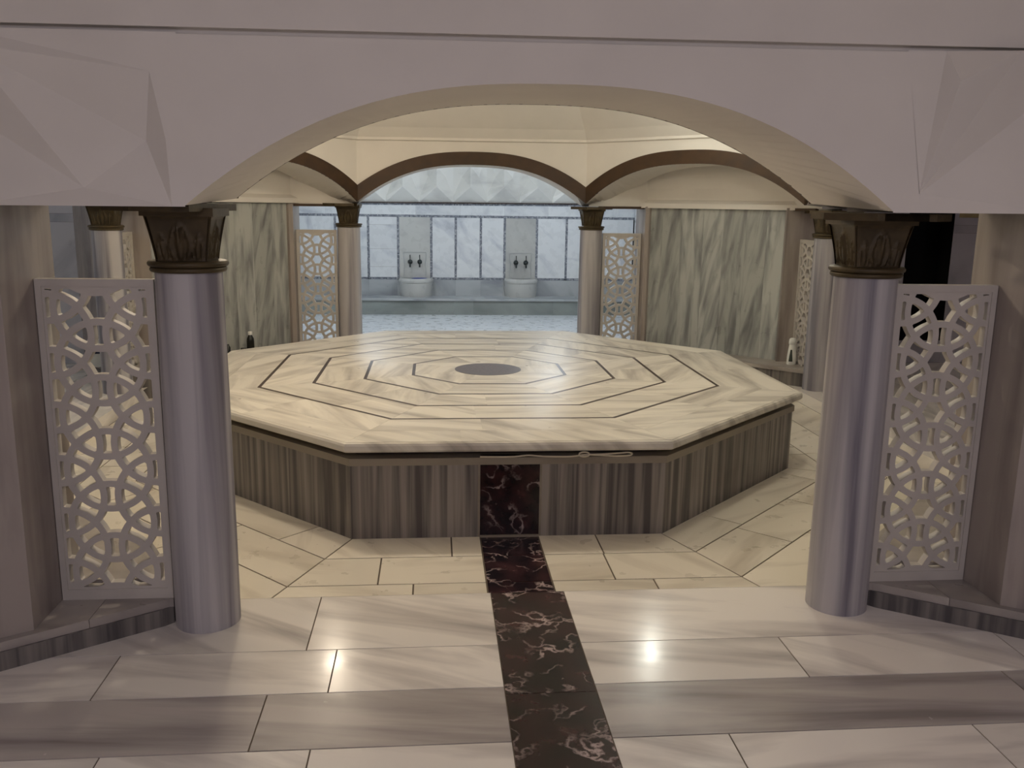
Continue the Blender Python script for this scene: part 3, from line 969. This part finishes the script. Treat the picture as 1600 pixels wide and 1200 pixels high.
# ================================================================== CARVED SCREENS
def tracery_mesh():
    fw, fb, ft = .021, .040, .026          # border widths: sides, bottom, top
    x0, x1, z0, z1 = fw, LW - fw, fb, LH - ft
    a = 0.2; h = .0052
    nx = int((x1 - x0) / h); nz = int((z1 - z0) / h)
    gx = np.linspace(x0, x1, nx + 1); gz = np.linspace(z0, z1, nz + 1)
    X, Z = np.meshgrid(gx, gz)
    R_, w = .74 * a, .060 * a
    F = np.full(X.shape, -1.0)
    cxm = LW / 2; zf = 0.105
    for i in range(-4, 5):
        for j in range(-5, 13):
            px = cxm + i * a * math.sqrt(3) / 2; pz = zf + j * a + (a / 2 if i % 2 else 0)
            if px < -.3 or px > .7 or pz < -.3 or pz > 1.6:
                continue
            F = np.maximum(F, w - np.abs(np.hypot(X - px, Z - pz) - R_))
    e = np.minimum(np.minimum(X - x0, x1 - X), np.minimum(Z - z0, z1 - Z))
    F = np.maximum(F, .009 - e)
    th = .017
    key = {}; V = []; quads = []

    def node(i, j):
        k = ('n', i, j)
        if k not in key:
            key[k] = len(V); V.append((gx[i], gz[j]))
        return key[k]

    def cut(i, j, i2, j2):
        k = ('e', min((i, j), (i2, j2)), max((i, j), (i2, j2)))
        if k not in key:
            f0, f1 = F[j, i], F[j2, i2]; t = f0 / (f0 - f1); t = min(.97, max(.03, t))
            key[k] = len(V); V.append((gx[i] + t * (gx[i2] - gx[i]), gz[j] + t * (gz[j2] - gz[j])))
        return key[k]
    for j in range(nz):
        for i in range(nx):
            cs = [(i, j), (i + 1, j), (i + 1, j + 1), (i, j + 1)]
            s = [F[c[1], c[0]] > 0 for c in cs]
            if not any(s):
                continue
            poly = []
            for q in range(4):
                c, d = cs[q], cs[(q + 1) % 4]
                if s[q]:
                    poly.append(node(*c))
                if s[q] != s[(q + 1) % 4]:
                    poly.append(cut(*c, *d))
            if len(poly) >= 3:
                quads.append(poly)
    n = len(V)
    verts = [(x, -th, z) for x, z in V] + [(x, th, z) for x, z in V]
    faces = [tuple(p) for p in quads] + [tuple(i + n for i in p[::-1]) for p in quads]
    cnt = {}
    for p in quads:
        for a_, b_ in zip(p, p[1:] + p[:1]):
            cnt[(a_, b_)] = 1
    for (a_, b_) in list(cnt):
        if (b_, a_) not in cnt:
            faces.append((b_, a_, a_ + n, b_ + n))
    return verts, faces


def make_screen():
    root = empty('carved_screen', (0, 0, 0))
    v, f = tracery_mesh()
    o = mesh_obj('tracery', v, f, M['screen'], root)
    mb = MB(); d = .022
    mb.box(0, -d, 0, .021, d, LH); mb.box(LW - .021, -d, 0, LW, d, LH)
    mb.box(.0205, -d, 0, LW - .0205, d, .040); mb.box(.0205, -d, LH - .026, LW - .0205, d, LH)
    mb.build('frame', M['screen'], root)
    return root


scr0 = make_screen()
scr_labels = {
    (0, -1): 'large pierced marble screen at the front, between the left pier and the left front column',
    (0, 1): 'large pierced marble screen at the front, between the right front column and right pier',
    (1, -1): 'pierced marble screen at the front end of the right side opening',
    (1, 1): 'narrow looking pierced screen just behind the white bottle on the right',
    (2, 1): 'small far pierced screen to the left of the back room opening',
    (2, -1): 'small far pierced screen to the right of the back room opening',
    (3, 1): 'pierced marble screen at the front end of the left side opening',
    (3, -1): 'pierced screen beside the pale column seen over the left front screen',
}
first = True
for k in range(4):
    for sx in (-1, 1):
        s_ = scr0 if first else copy_tree(scr0)
        first = False
        # local x runs from the screen's left to its right seen from outside the octagon
        xl = 1.372 if sx > 0 else -1.372 - LW
        x, y = rot4(k, xl, -3.012)
        s_.location = (x, y, 0.1)
        s_.rotation_euler = (0, 0, math.pi / 2 * k)
        tag(s_, scr_labels[(k, sx)], 'screen', 'carved screens beside the columns')

# ================================================================== CURBS AND LEDGES
def arc(a0, a1, r, n=5):
    return [(CX + r * math.cos(math.radians(a0 + (a1 - a0) * i / n)), CY + r * math.sin(math.radians(a0 + (a1 - a0) * i / n))) for i in range(n + 1)]


first = True
for k in range(4):
    for sx in (-1, 1):
        q = lambda x, y, k=k, sx=sx: rot4(k, sx * x, -y)
        root = empty('marble_curb', (*q(1.6, 3.15), 0))
        off = Vector((*q(1.6, 3.15), 0))
        wq = lambda x, y: tuple(Vector(q(x, y)) - off.xy)
        mb = MB()
        body = [*arc(-14, 8, .124), (1.40, 3.065), (2.58, 3.86), (2.58, 3.11), (1.79, 3.11), (1.79, 3.0)]
        mb.prism([wq(*p) for p in body], 0.0, .068, mi=0)
        mb.build('curb_face', M['curb_side'], root)
        mb = MB()
        a, mid, b = (1.385, 3.045), (1.62, 3.203), (2.6, 3.863)
        for poly in ([*arc(-14, 12, .122), a, mid, (1.62, 2.995)], [(1.622, 2.995), (1.622, 3.204), b, (2.6, 3.11), (1.79, 3.11), (1.79, 2.995)]):
            mb.prism([wq(*p) for p in poly], .068, .1, tid=random.random())
        mb.build('curb_top', M['curb'], root, merge=False)
        names = {(0, -1): 'low grey marble curb under the left front screen', (0, 1): 'low grey marble curb under the right front screen',
                 (1, -1): 'low marble curb at the front end of the right side opening', (1, 1): 'low marble curb behind the right column near the white bottle',
                 (2, 1): 'low marble curb behind the far left screen', (2, -1): 'low marble curb behind the far right screen',
                 (3, 1): 'low marble curb at the front end of the left side opening', (3, -1): 'low marble curb behind the pale left column'}
        tag(root, names[(k, sx)], 'curb', 'curbs under the carved screens', 'thing')

led_labels = ['marble ledge in the niche to the right of the entrance', 'green grey marble ledge under the white bottle in the right far niche',
              'marble ledge under the dark bottle in the left far niche', 'marble ledge in the niche to the left of the entrance']
for k in range(4):
    root = empty('marble_ledge', (*rot4(k, 2.35, -2.35), ZL))
    off = Vector((*rot4(k, 2.35, -2.35), ZL))
    wq = lambda x, y, k=k, off=off: tuple(Vector(rot4(k, x, -y)) - off.xy)
    body = [*arc(-42, -18, .124), (1.775, 2.985), (1.775, 2.845), (1.825, 2.845), (1.848, 2.864), (2.864, 1.848), (2.845, 1.825), (2.845, 1.775), (2.985, 1.775), *[(y, x) for x, y in arc(-42, -18, .124)[::-1]]]
    mb = MB(); mb.prism([wq(*p) for p in body], 0, .226); mb.build('ledge_face', M['curb_side'], root)
    top = [*arc(-50, -18, .122), (1.775, 2.988), (1.775, 2.845), (1.825, 2.845), (1.848, 2.864), (2.864, 1.848), (2.845, 1.825), (2.845, 1.775), (2.988, 1.775), *[(y, x) for x, y in arc(-50, -18, .122)[::-1]]]
    mb = MB(); mb.prism([wq(*p) for p in top], .226, .26); mb.build('ledge_top', M['curb'], root)
    tag(root, led_labels[k], 'ledge', 'ledges in the corner niches')

# ================================================================== BACK ROOM BENCH, BASINS, TAPS
root = empty('marble_bench', (0, 6.8, 0))
mb = MB()
xs = [-2.6, -1.7, -.1, .18, 1.35, 2.6]
for a, b in zip(xs, xs[1:]):
    mb.face([(a, -.2, 0), (b, -.2, 0), (b, -.2, .205), (a, -.2, .205)], [(a, 0), (b, 0), (b, .205), (a, .205)], random.random())
mb.face([(-2.6, .198, .2), (2.6, .198, .2), (2.6, -.2, .2), (-2.6, -.2, .2)])
mb.build('bench_face', M['bench_front'], root, merge=False)
mb = MB()
for a, b in zip([-2.6, -1.5, .35, 1.5], [-1.5, .35, 1.5, 2.6]):
    mb.box(a, -.225, .205, b - .001, .198, .238, tid=random.random())
mb.build('bench_top', M['grey_band'], root, merge=False)
tag(root, 'long low marble bench along the end wall of the back room', 'bench')


def make_basin():
    root = empty('wall_basin', (0, 0, 0))
    bm = bmesh.new()
    R0 = .245; n = 10; z1 = .255
    rings = []
    for (r, z, yo) in ((R0 * .93, 0, 0), (R0 * .97, .06, 0), (R0, .13, 0), (R0, .20, 0), (R0 * 1.04, .212, 0), (R0 * 1.04, .238, 0), (R0 * 1.0, z1, 0), (R0 * .86, z1, 0), (R0 * .80, .21, 0), (R0 * .6, .13, 0), (R0 * .25, .10, 0)):
        ring = []
        for i in range(n + 1):
            a = math.pi + math.pi * i / n
            ring.append(bm.verts.new((r * math.cos(a), r * 1.0 * math.sin(a) * 1.15, z)))
        rings.append(ring)
    for a, b in zip(rings, rings[1:]):
        for i in range(n):
            bm.faces.new((a[i], a[i + 1], b[i + 1], b[i]))
    # back edge
    bk = [(r[0], r[-1]) for r in rings]
    for (a0, a1), (b0, b1) in zip(bk[:-5], bk[1:-4]):
        bm.faces.new((a0, b0, b1, a1))
    bm.faces.new(rings[-1])
    bm_obj('bowl', bm, M['niche_panel'], root, angle=25)
    bm = bmesh.new()
    add_tube(bm, [(R0 * .94 * math.cos(math.pi + math.pi * i / 20), R0 * 1.08 * math.sin(math.pi + math.pi * i / 20), z1) for i in range(21)], .014, 8)
    bm_obj('rim', bm, M['niche_panel'], root)
    return root


b0 = make_basin(); b0.location = (-.652, 6.985, .238)
tag(b0, 'half round marble basin on the bench, left one, with a blue bowl in it', 'basin', 'basins in the back room')
b1 = copy_tree(b0); b1.location = (.905, 6.985, .238)
tag(b1, 'half round marble basin on the bench, right one, empty', 'basin', 'basins in the back room')


def make_tap():
    root = empty('tap', (0, 0, 0))
    bm = bmesh.new()
    mt = Matrix.Rotation(math.radians(90), 4, 'X')
    add_lathe(bm, [(.004, 0), (.034, .002), (.036, .010), (.022, .016), (.018, .05), (.026, .06), (.028, .075), (.016, .088), (.004, .092)], seg=20)
    bmesh.ops.transform(bm, matrix=mt, verts=bm.verts[:])
    b = bm_obj('body', bm, M['tapmetal'], root)
    bm = bmesh.new()
    add_tube(bm, [(0, -.055, -.01), (0, -.075, -.03), (0, -.082, -.055), (0, -.082, -.075)], [.016, .014, .012, .011], 12)
    bm_obj('spout', bm, M['tapmetal'], root)
    bm = bmesh.new()
    add_tube(bm, [(0, -.066, .02), (0, -.066, .05), (0, -.060, .09), (0, -.056, .105)], [.008, .006, .008, .006], 10)
    bm_obj('lever', bm, M['tapmetal'], root)
    return root


t0 = make_tap()
for i, (x, lab) in enumerate(((-.737, 'dark lever tap over the left basin, left of its pair'), (-.597, 'dark lever tap over the left basin, right of its pair'),
                              (.828, 'dark lever tap over the right basin, left of its pair'), (.975, 'dark lever tap over the right basin, right of its pair'))):
    t = t0 if i == 0 else copy_tree(t0)
    t.location = (x, YB - .001, .735)
    tag(t, lab, 'tap', 'taps over the basins')

# raised back plates behind the taps
for cx, lab in ((-.668, 'grey marble back plate behind the left pair of taps'), (.896, 'grey marble back plate behind the right pair of taps')):
    bm = bmesh.new()
    outl = [(-.16, .50), (.16, .50), (.16, .60), (.15, .70), (.165, .80), (.165, .875), (-.165, .875), (-.165, .80), (-.15, .70), (-.16, .60)]
    pts3 = [(cx + x, YB - .006, z) for x, z in outl]
    add_tube(bm, pts3 + pts3[:1], .0035, 6)
    o = bm_obj('back_plate', bm, M['grey_band'])
    tag(o, lab.replace('back plate behind', 'moulding framing'), 'moulding', 'mouldings round the taps'); o.name = 'tap_moulding'

# blue bowl
bm = bmesh.new()
add_lathe(bm, [(.05, 0), (.095, .03), (.115, .065), (.12, .07), (.11, .066), (.09, .035), (.045, .008)], seg=28)
o = bm_obj('bathing_bowl', bm, M['blue_plastic']); o.location = (-.60, 6.86, .432)
tag(o, 'blue bathing bowl sitting in the left basin', 'bowl')

# ================================================================== BOTTLES ON THE LEDGES
root = empty('shampoo_bottle', (2.930, 1.625, .16))
bm = bmesh.new()
prof = [(.038, 0), (.042, .004), (.042, .03), (.040, .09), (.034, .14), (.029, .18), (.028, .188)]
add_lathe(bm, prof, seg=28); bmesh.ops.scale(bm, vec=(1.05, .75, 1), verts=bm.verts[:])
bm_obj('body', bm, M['white_plastic'], root)
bm = bmesh.new(); add_lathe(bm, [(.029, .188), (.033, .192), (.034, .215), (.030, .236), (.022, .246), (.008, .249)], seg=28); bmesh.ops.scale(bm, vec=(1.05, .8, 1), verts=bm.verts[:])
bm_obj('cap', bm, M['white_plastic'], root)
bm = bmesh.new()
g = []
for j in range(9):
    t = j / 8; z = .03 + .11 * t
    r = .0425 - .0015 * min(1, t * 2) - .0066 * max(0, t - .45) / .55 + .0006
    g.append([bm.verts.new((1.05 * r * math.cos(a), .75 * r * math.sin(a), z)) for a in [math.radians(243 + 5 * (1 - .5 * t) * i) for i in range(-5, 6)]])
for a, b in zip(g, g[1:]):
    for i in range(len(a) - 1):
        bm.faces.new((a[i], a[i + 1], b[i + 1], b[i]))
o = bm_obj('front_label', bm, M['label_dark'], root); o['label'] = 'dark printed label'
tag(root, 'white shampoo bottle with a dark label on the right far ledge', 'bottle')

root = empty('shampoo_bottle', (-2.14, 2.33, .16), math.radians(20))
bm = bmesh.new(); add_lathe(bm, [(.032, 0), (.036, .004), (.036, .10), (.033, .13), (.02, .155), (.016, .165)], seg=28); bmesh.ops.scale(bm, vec=(1, .7, 1), verts=bm.verts[:])
bm_obj('body', bm, M['black_plastic'], root)
bm = bmesh.new(); add_lathe(bm, [(.017, .165), (.02, .167), (.02, .192), (.016, .198)], seg=20)
o = bm_obj('cap', bm, M['white_plastic'], root); o['label'] = 'white cap'
tag(root, 'dark bottle with a white cap on the left far ledge', 'bottle')
bm = bmesh.new(); add_lathe(bm, [(.03, 0), (.033, .003), (.033, .03), (.029, .036)], seg=20)
o = bm_obj('jar', bm, M['black_plastic']); o.location = (-2.205, 2.34, .16)
tag(o, 'small dark jar left of the dark bottle', 'jar')
bm = bmesh.new(); add_lathe(bm, [(.02, 0), (.023, .003), (.023, .06), (.012, .075), (.010, .09)], seg=20)
o = bm_obj('small_bottle', bm, M['black_plastic']); o.location = (-2.33, 2.23, .16)
tag(o, 'small dark bottle at the edge of the left front column', 'bottle')
# box seen through the left front screen, standing by the pale column
root = empty('carton', (-3.42, 1.90, 0.1), math.radians(20))
mb = MB(); mb.box(-.06, -.05, 0, .06, .05, .24); mb.build('box', M['white_plastic'], root)
mb = MB(); mb.box(-.061, -.0515, .12, .061, -.0505, .2); o = mb.build('printed_panel', M['navy'], root); o['label'] = 'navy printed panel'
tag(root, 'pale carton with a navy panel seen through the left front screen', 'carton')

# the old masonry is not quite level: everything above the springing rises a little to the right
for o in list(COL.objects):
    if o.type == 'MESH' and o.get('kind') == 'structure' and o.name.split('_')[0] in ('wall', 'trim', 'ceiling', 'ceiling.001'):
        for v in o.data.vertices:
            if v.co.z > 1.5:
                v.co.z += 0.0055 * v.co.x
